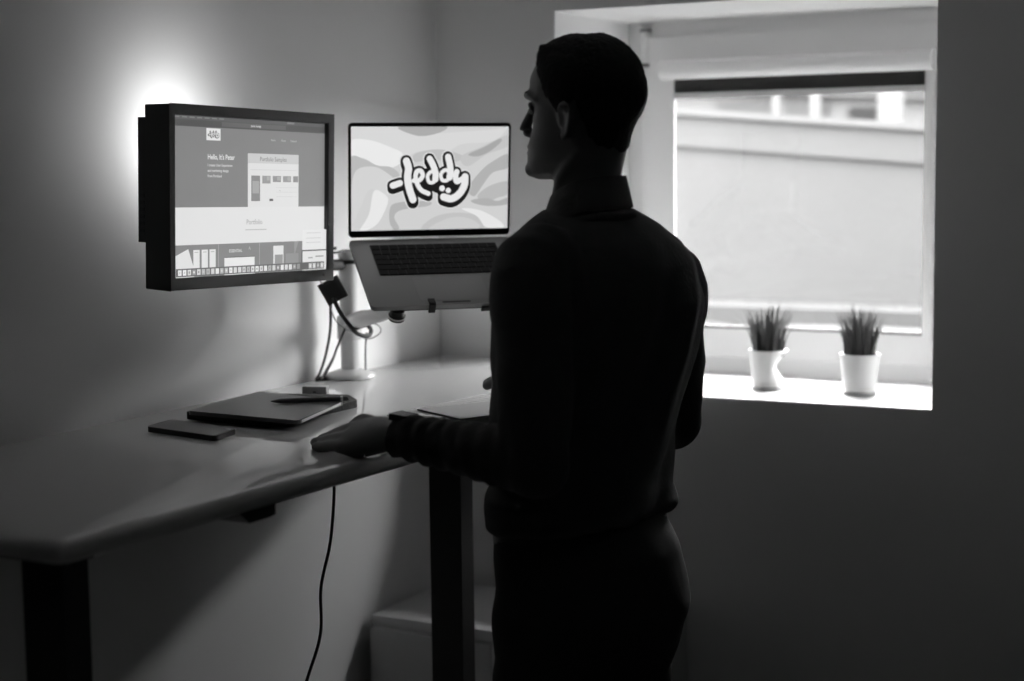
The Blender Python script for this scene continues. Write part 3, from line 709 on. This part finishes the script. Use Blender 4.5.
def head_parts(m, ears=True, neck=True):
    M = Matrix((HL, HF, Z)).transposed()
    m.ball(H(0, -.001, .128), (.0725, .0860, .0760), 18, M)
    m.loft([ring(H(0, 0, z), hw_, yf, -yb, 40, ex, HF, HL) for z, yf, yb, hw_, ex in (
        (.000, .088, .035, .019, 2), (.009, .099, .01, .036, 2.1), (.028, .101, -.01, .050, 2.2), (.050, .096, -.03, .058, 2.3),
        (.075, .085, -.04, .061, 2.3), (.100, .084, -.05, .066, 2.3), (.125, .088, -.05, .069, 2.3), (.150, .088, -.05, .070, 2.2), (.170, .080, -.04, .062, 2.1), (.188, .062, -.03, .046, 2.0))])
    m.ball(H(0, .093, .016), (.019, .013, .013), 10, M)
    m.tube([H(-.024, .087, .048), H(0, .1010, .050), H(.024, .087, .048)], [.003, .0052, .003], 10)
    m.tube([H(-.022, .088, .041), H(0, .1010, .040), H(.022, .088, .041)], [.003, .0056, .003], 10)
    m.tube([H(0, .085, .120), H(0, .096, .100), H(0, .106, .082), H(0, .109, .073)], [.0075, .0075, .0085, .0100], 12)
    for s in (-1, 1):
        m.ball(H(s*.0115, .0945, .070), (.0075, .011, .0072), 8, M)
        m.tube([H(s*.008, .089, .122), H(s*.026, .088, .126), H(s*.046, .072, .124), H(s*.058, .054, .116)], [.006, .0072, .006, .004], 10)
        m.tube([H(s*.030, .005, .036), H(s*.018, .060, .022)], [.024, .018], 12)
    if neck:
        m.loft([ring(H(0, yc, z), a, b, b, 36, 2.1, HF, HL) for z, yc, a, b in ((.085, -.018, .050, .052), (.05, -.008, .051, .052), (.01, .000, .050, .050), (-.04, .001, .053, .052), (-.075, -.004, .062, .056))])
        m.tube([H(.046, -.018, .050), H(.040, .022, 0), H(.022, .046, -.055)], [.012, .012, .010], 10)
        m.tube([H(-.046, -.018, .050), H(-.040, .022, 0), H(-.022, .046, -.055)], [.012, .012, .010], 10)
        m.ball(H(0, .050, -.022), (.011, .011, .013), 8, M)
    if ears:
        for s in (-1, 1):
            def E_(a, b, o): return H(s*(.0695+o-.32*a), .000+a, .084+b*.93)
            m.tube(spline([E_(.010, .004, .000), E_(.011, .018, .003), E_(.002, .028, .006), E_(-.010, .026, .008), E_(-.016, .012, .009), E_(-.014, -.004, .008), E_(-.006, -.018, .004), E_(.003, -.026, .001), E_(.007, -.018, 0)], 4), .0030, 8)
            m.tube(spline([E_(.003, .016, .002), E_(-.006, .014, .005), E_(-.009, .002, .005), E_(-.004, -.010, .003), E_(.004, -.012, .002)], 4), .0026, 8)
            m.tube([E_(.009, -.006, 0), E_(.010, .002, .001), E_(.009, .008, 0)], .0034, 8)
            m.ball(E_(.003, -.024, .0015), (.0035, .0055, .0065), 8, M)
            m.loft([[E_(-.003+p*math.cos(t)*.013, .002+p*math.sin(t)*.026, o) for t in [2*math.pi*k/20 for k in range(20)]] for p, o in ((.95, -.006), (1, .0005), (.7, .0015))])
def hand(m, W, Y, X, up_=Z, drop=-.026, arch=.004, spread=1.0):
    X = X.normalized(); Y = Y.normalized(); Zh = X.cross(Y); Zh = Zh if Zh.z > 0 else -Zh
    P = lambda x, y, z: W+X*x+Y*y+Zh*z
    def el(y, z, a, b, cx=0, n=24): return [P(cx+a*math.cos(t), y, z+b*math.sin(t)) for t in [2*math.pi*k/n for k in range(n)]]
    m.loft([el(-.01, 0, .026, .020), el(.015, -.001, .030, .022), el(.04, -.002, .037, .024, .002), el(.065, -.002, .041, .022, .001), el(.085, .004, .040, .0145), el(.096, .003, .036, .010)])
    base = W.z-DZ < .05
    Lh = [(.031, .088, .074), (.0105, .094, .082), (-.0100, .090, .076), (-.0290, .080, .060)]
    for i, (x, y, ln) in enumerate(Lh):
        s = (x*.22)*spread; r = [.0100, .0102, .0096, .0086][i]
        q = [P(x*.9, y-.03, .002), P(x, y, .005+arch), P(x+s*.45, y+ln*.45, .005+arch*1.2), P(x+s*.75, y+ln*.75, drop*.42+.002), P(x+s, y+ln*.97, drop)]
        if base:
            q[-1] += Y*.018; q[-1].z = DZ+r*.85; q[-3] = q[1].lerp(q[-1], .45)+Z*.001; q[-2] = q[1].lerp(q[-1], .76)-Z*.001
        m.tube(spline(q, 3), [r*1.0, r*1.05, r*1.1, r*1.12, r*1.05, r, r*.99, r*.99, r*1.0, r*.98, r*.97, r*.95, r*.84][:13], 12)
        m.ball(q[-1], r*.86, 8)
        m.ball(P(x, y, .0075+arch*.8), (.0088, .0088, .0065), 8)
    q = [P(.018, .012, -.006), P(.036, .036, -.010), P(.052, .060, drop*.6), P(.055, .086, drop*.92)]
    if base: q[-1].z = DZ+.010; q[-2].z = DZ+.016
    m.tube(spline(q, 3), [.014, .0145, .0145, .014, .013, .012, .0112, .0108, .010, .0075], 12); m.ball(q[-1], .0072, 6)
LY, LX = V((-.975, .22, -.14)), V((.18, .82, .55)); RY, RX = V((-1, .02, -.04)), V((.02, -1, 0)) * 1
RX = V((-.02, -1, 0))
m = MB()
head_parts(m)
# body under the clothes
m.loft([ring(axisc(z), a, b, b) for z, a, b in ((1.535, .050, .050), (1.49, .080, .062), (1.45, .135, .080), (1.40, .170, .095), (1.30, .165, .102), (1.20, .150, .097), (1.08, .140, .092), (.98, .150, .105), (.92, .150, .105), (.86, .12, .09))])
for S_, E2, W_ in ((SHL, ELL, WRL), (SHR, ELR, WRR)):
    ctr = axisc(1.40)
    m.tube([S_.lerp(ctr, .35), S_, S_.lerp(E2, .5), E2.lerp(S_, .05)], [.045, .044, .040, .033], 16)
    m.tube([E2.lerp(S_, .04), E2.lerp(W_, .3), E2.lerp(W_, .75), W_], [.034, .036, .027, .0225], 16)
hips = [axisc(.92)+L*.080, axisc(.92)-L*.080]
feet = [V((.870, -1.150, .09)), V((.880, -.930, .09))]
for h_, f_ in zip(hips, feet):
    k_ = h_.lerp(f_, .5)+F*.02; k_.z = .50
    m.tube([h_, h_.lerp(k_, .5), k_, k_.lerp(f_, .35)-F*.01, f_], [.078, .070, .050, .048, .034], 18)
    m.tube([f_+Z*.0, f_-Z*.045+F*.03, f_-Z*.055+F*.12], [.034, .036, .026], 14)
hand(m, WRL, LY, LX, drop=-.029, arch=.002, spread=1.7)
hand(m, WRR, RY, RX, drop=-.010, arch=.006, spread=.8)
me = remesh(m.mesh(), .0032, 6, .5)
for v in me.vertices:
    d = v.co-HO; x, y, z = d.dot(HL), d.dot(HF), d.z
    if -.02 < z < .25 and y > .03:
        for s in (-1, 1):
            g = math.exp(-(((x-s*.031)/.013)**2+((z-.107)/.010)**2)); v.co -= HF*(.0060*g)
        v.co -= HF*(.0025*math.exp(-((x/.028)**2+((z-.0455)/.0022)**2)))      # mouth line
        v.co -= HF*(.003*math.exp(-((x/.02)**2+((z-.031)/.006)**2)))
        for s in (-1, 1): v.co -= HF*(.006*math.exp(-(((x-s*.0075)/.0035)**2+((z-.063)/.003)**2)))
pl(link('body', me, skin, smooth=True), man)
for s in (-1, 1):
    m = MB(); m.ball(H(s*.031, .0655, .107), .0120, 12); e = pl(m.build('eye', eyem, smooth=True), man)
    m = MB(); q = H(s*.031, .0772, .1065); m.lathe([(.0058, -.0006), (.0053, .0004), (.001, .0008)], q, axis=HF); i_ = pl(m.build('iris', irism, smooth=True), man); i_.parent = e
    for pts_, r_l in (([(.0175, .0775, .1060), (.0240, .0795, .1115), (.0320, .0795, .1122), (.0390, .0755, .1100), (.0440, .0700, .1050)], .0034), ([(.0180, .0770, .1045), (.0250, .0780, .1005), (.0330, .0775, .0995), (.0400, .0735, .1010), (.0440, .0695, .1040)], .0026)):
        m = MB(); m.tube(spline([H(s*a, b, c_) for a, b, c_ in pts_], 4), r_l, 10); pl(m.build('eyelid', skin, smooth=True), man)
    m = MB(); m.tube(spline([H(s*.012, .0925, .1245), H(s*.024, .0915, .1285), H(s*.038, .0825, .1295), H(s*.050, .0680, .1250)], 4), [.0012]*4+[.0018]*5+[.0016]*3+[.0008], 8); pl(m.build('eyebrow', hairm, smooth=True), man)

# hair: a shell grown out of the scalp
m = MB(); head_parts(m, ears=False, neck=True); sk = remesh(m.mesh(), .0035, 5)
bvh = BVHTree.FromPolygons([v.co for v in sk.vertices], [tuple(p.vertices) for p in sk.polygons])
hc = H(0, -.012, .125)
def hairline(az):   # az: 0 front, pi back -> lowest local z of hair
    a = abs(az)
    pts = [(0, .182), (.35, .182), (.62, .170), (.80, .146), (1.0, .114), (1.22, .090), (1.38, .084), (1.50, .100), (1.62, .112), (1.74, .080), (1.90, .056), (2.15, .044), (2.5, .040), (3.15, .034)]
    for (a0, z0), (a1, z1) in zip(pts, pts[1:]):
        if a <= a1: t = (a-a0)/(a1-a0); t = t*t*(3-2*t); return z0+(z1-z0)*t
    return .034
m = MB(); NA, NE = 150, 110; G = []
for j in range(NE):
    el = math.radians(-62+151.5*j/(NE-1)); row = []
    for i in range(NA):
        az = 2*math.pi*i/NA; a = (az+math.pi) % (2*math.pi)-math.pi
        d = HF*(math.cos(el)*math.cos(az))+HL*(math.cos(el)*math.sin(az))+Z*math.sin(el)
        hit = bvh.ray_cast(hc, d)[0] or hc+d*.09
        z = hit.z-HO.z; mm = z-hairline(a)+.0025*noise.noise(hit*90)
        top = max(0, min(1, (z-.150)/.050)); front = max(0, min(1, (hit-HO).dot(HF)/.075)); 
        th = .0034+.0072*top+.0190*top*front**1.3
        if (hit-HO).dot(HF) < -.02: th = max(.0028, th*(.5+.5*min(1, max(0, (z-.04)/.08))))+.002*min(1, max(0, (z-.06)/.06))
        k = max(0, min(1, mm/(.012-.008*front))); th2 = -.004+(th+.004)*math.sqrt(k) if mm > 0 else -.004
        q = hit+d*th2
        if th2 > 0: q += d*(.0012*noise.noise(V((hit.x*160, hit.y*160, hit.z*60))))+d*.0007*noise.noise(hit*500)
        row.append((m.bm.verts.new(q), mm))
    G.append(row)
for j in range(NE-1):
    for i in range(NA):
        q = (G[j][i], G[j][(i+1) % NA], G[j+1][(i+1) % NA], G[j+1][i])
        if max(t[1] for t in q) > -.004: m.bm.faces.new([t[0] for t in q])
m.bm.faces.new([t[0] for t in G[-1]])
bmesh.ops.delete(m.bm, geom=[v for v in m.bm.verts if not v.link_faces], context='VERTS')
pl(m.build('hair', hairm, smooth=True), man).data.set_sharp_from_angle(angle=3.1)

# sweater
m = MB()
TR = ((1.516, .070, .060, .060), (1.504, .098, .072, .072), (1.490, .125, .082, .088), (1.464, .170, .092, .102), (1.430, .194, .104, .116), (1.37, .202, .115, .124), (1.30, .194, .120, .124), (1.22, .177, .118, .118), (1.15, .167, .116, .112), (1.10, .162, .117, .112), (1.068, .163, .121, .112), (1.047, .161, .118, .110), (1.038, .150, .11, .108))
m.loft([ring(axisc(z), a, bf, bb, 48, 2.35, tilt=-.09*max(0, min(1, (1.12-z)/.06))) for z, a, bf, bb in TR])
def sleeve(S_, E2, W_, top):
    c = axisc(1.41); into = S_.lerp(c, .45)
    m.tube(spline([into+Z*.0, S_, S_.lerp(E2, .33), S_.lerp(E2, .66), E2, ], 4), [.060]*2+[.061]*2+[.0600]*4+[.0565]*4+[.053]*3+[.050]*2, 22)
    m.ball(E2, (.0505, .0505, .0505), 12)
    n_ = (W_-E2)
    m.tube([E2, E2+n_*.25, E2+n_*.5, E2+n_*.75, E2+n_*.90, E2+n_*.97], [.0490, .0440, .0385, .0350, .0335, .0335], 22)
sleeve(SHL, ELL, WRL, 0); sleeve(SHR, ELR, WRR, 0)
sw = remesh(m.mesh(), .0050, 5, .55)
nrm = [v.normal.copy() for v in sw.vertices]
def seg_t(p, a, b):
    d = b-a; t = (p-a).dot(d)/d.dot(d); return t, (p-(a+d*max(0, min(1, t)))).length
for v, nn in zip(sw.vertices, nrm):
    p = v.co; o = 0
    t, dd = seg_t(p, ELL, WRL); t2, dd2 = seg_t(p, ELR, WRR)
    for t_, d_, off in ((t, dd, 0), (t2, dd2, 5)):
        if 0.05 < t_ < .97 and d_ < .07:
            w1 = .4+.6*min(1, t_); o += .0024*w1*math.sin(t_*52+3.5*noise.noise(V((p.x*9+off, p.y*9, p.z*14))))
    t, dd = seg_t(p, SHL, ELL); t2, dd2 = seg_t(p, SHR, ELR)
    if dd < .075 or dd2 < .075: o += .0035*noise.noise(V((p.x*11, p.y*11, p.z*17+4)))
    c = axisc(max(1.0, min(1.5, p.z))); r = p-c; side = r.dot(L); bk = -r.dot(F)
    if abs(side) < .17 and 1.0 < p.z < 1.5:
        o += .0135*max(0, min(1, (1.50-p.z)/.10))*noise.noise(V((side*15+p.z*6, p.z*4.5, bk*5)))                      # long soft drapes down the back
        k = max(0, min(1, (1.19-p.z)/.10)); o += k*.0060*noise.noise(V((side*7, p.z*34+side*12, 2)))   # bunching over the belt
        ang = math.atan2(bk, side); o += .003*k*math.sin(p.z*95+3*noise.noise(V((side*6, p.z*8, 0))))
    if p.z < 1.075: o += .0035*max(0, 1-abs(p.z-1.052+bk*-.09)/.014)
    v.co = p+nn*o
pl(link('sweater', sw, knit, smooth=True), man)
# ribbed crew neck, under the shirt collar
def neck_ring(rf, rb, rs, zf, zb, n=48):
    out = []
    for k in range(n):
        t = 2*math.pi*k/n; ct, s_ = math.cos(t), math.sin(t)
        out.append(H(rs*ct, -.002+(rf if s_ > 0 else rb)*s_, zb+(zf-zb)*((1+s_)/2)**1.9))
    return out
m = MB(); m.loft([neck_ring(*a) for a in ((.068, .062, .068, -.096, -.046), (.079, .066, .079, -.097, -.048), (.083, .069, .084, -.105, -.055), (.076, .064, .076, -.114, -.063))], cap=False)
pl(m.build('neckband', knit, smooth=True), man)
m = MB(); m.loft([neck_ring(*a) for a in ((.058, .054, .058, -.085, -.040), (.0555, .0515, .0555, -.046, -.006), (.0565, .0525, .0565, -.032, .005), (.0595, .0540, .0590, -.033, .0045), (.068, .0580, .065, -.055, -.014), (.0830, .0625, .0760, -.092, -.042), (.0810, .0610, .0740, -.092, -.041), (.0600, .0550, .0590, -.040, -.003))], cap=False)
pl(m.build('shirt_collar', shirtm, smooth=True), man)

# trousers, belt, shoes
m = MB()
m.loft([ring(axisc(z)-F*dz, a, bf, bb, 44, 2.3) for z, a, bf, bb, dz in ((1.050, .150, .110, .102, 0), (1.03, .154, .112, .112, 0), (1.0, .161, .112, .128, 0), (.96, .168, .112, .139, 0), (.91, .171, .108, .143, 0), (.86, .168, .102, .136, 0), (.81, .155, .095, .120, 0), (.775, .13, .085, .100, 0))])
for h_, f_ in zip(hips, feet):
    k_ = h_.lerp(f_, .5)+F*.02; k_.z = .50
    m.tube(spline([h_, h_.lerp(k_, .5), k_, k_.lerp(f_, .5)-F*.01, f_-Z*.02], 4), [.092, .092, .091, .090, .0885, .085, .081, .076, .071, .068, .067, .066, .064, .061, .058, .056, .055], 24)
tr = remesh(m.mesh(), .0055, 8, .5)
tn = [v.normal.copy() for v in tr.vertices]
for v, vn in zip(tr.vertices, tn):
    p = v.co; v.co = p+vn*(.0045*noise.noise(V((p.x*8, p.y*8, p.z*16)))+.003*noise.noise(V((p.x*20, p.y*20+3, p.z*30+p.x*20)))*(1 if p.z < .85 else .5))
tro = pl(link('trousers', tr, trous, smooth=True), man)
m = MB(); c = axisc(.915)-F*.118-L*.085
m.loft([ring(axisc(1.020), .1565, .1155, .1085), ring(axisc(1.044), .1545, .1135, .1055)], cap=False); pl(m.build('belt', shoem, smooth=True), man)
for f_ in feet:
    m = MB()
    g = V((f_.x, f_.y, 0))
    m.loft([[g+F*y+L*(a*math.cos(t))+Z*(zc+h_*math.sin(t)) for t in [2*math.pi*k/22 for k in range(22)]] for y, a, zc, h_ in ((-.068, .012, .035, .02), (-.060, .030, .042, .037), (-.03, .038, .05, .046), (.03, .040, .048, .044), (.09, .046, .036, .032), (.15, .046, .029, .025), (.185, .034, .024, .019), (.200, .014, .021, .010))])
    sh = pl(m.build('shoe', shoem, smooth=True), man)
    m = MB(); m.loft([[g+F*(.067+y)+L*x+Z*z for x, y in rr(-.044, .044, -.137, .137, .040, 6)] for z in (.001, .014)]); so = m.build('sole', blackrub, smooth=True); pl(so, man); so.parent = sh
# watch on the left wrist, half under the cuff
Wc = WRL.lerp(ELL, .065); ax = (WRL-ELL).normalized()
m = MB(); m.lathe([(.0260, -.010), (.0285, -.009), (.0285, .009), (.0260, .010)], Wc, axis=ax, n=36); wt = pl(m.build('wristwatch_strap', blackrub, smooth=True), man)
m = MB(); sd = ax.cross(Z).normalized(); up2 = sd.cross(ax); m.box(Wc+up2*.0295+ax*.0, (.030, .032, .010), Matrix((ax, sd, up2)).transposed()); wc = pl(m.build('watch_case', mat('black_watch_case', .012, .25), bevel=.003), man); wc.parent = wt

# ------------------------------------------------------------------ the light strip behind the monitor
bo = area('bias_light', (.137, -.950, 1.625), (-1, .08, .26), .05, .10, BIAS_POWER)
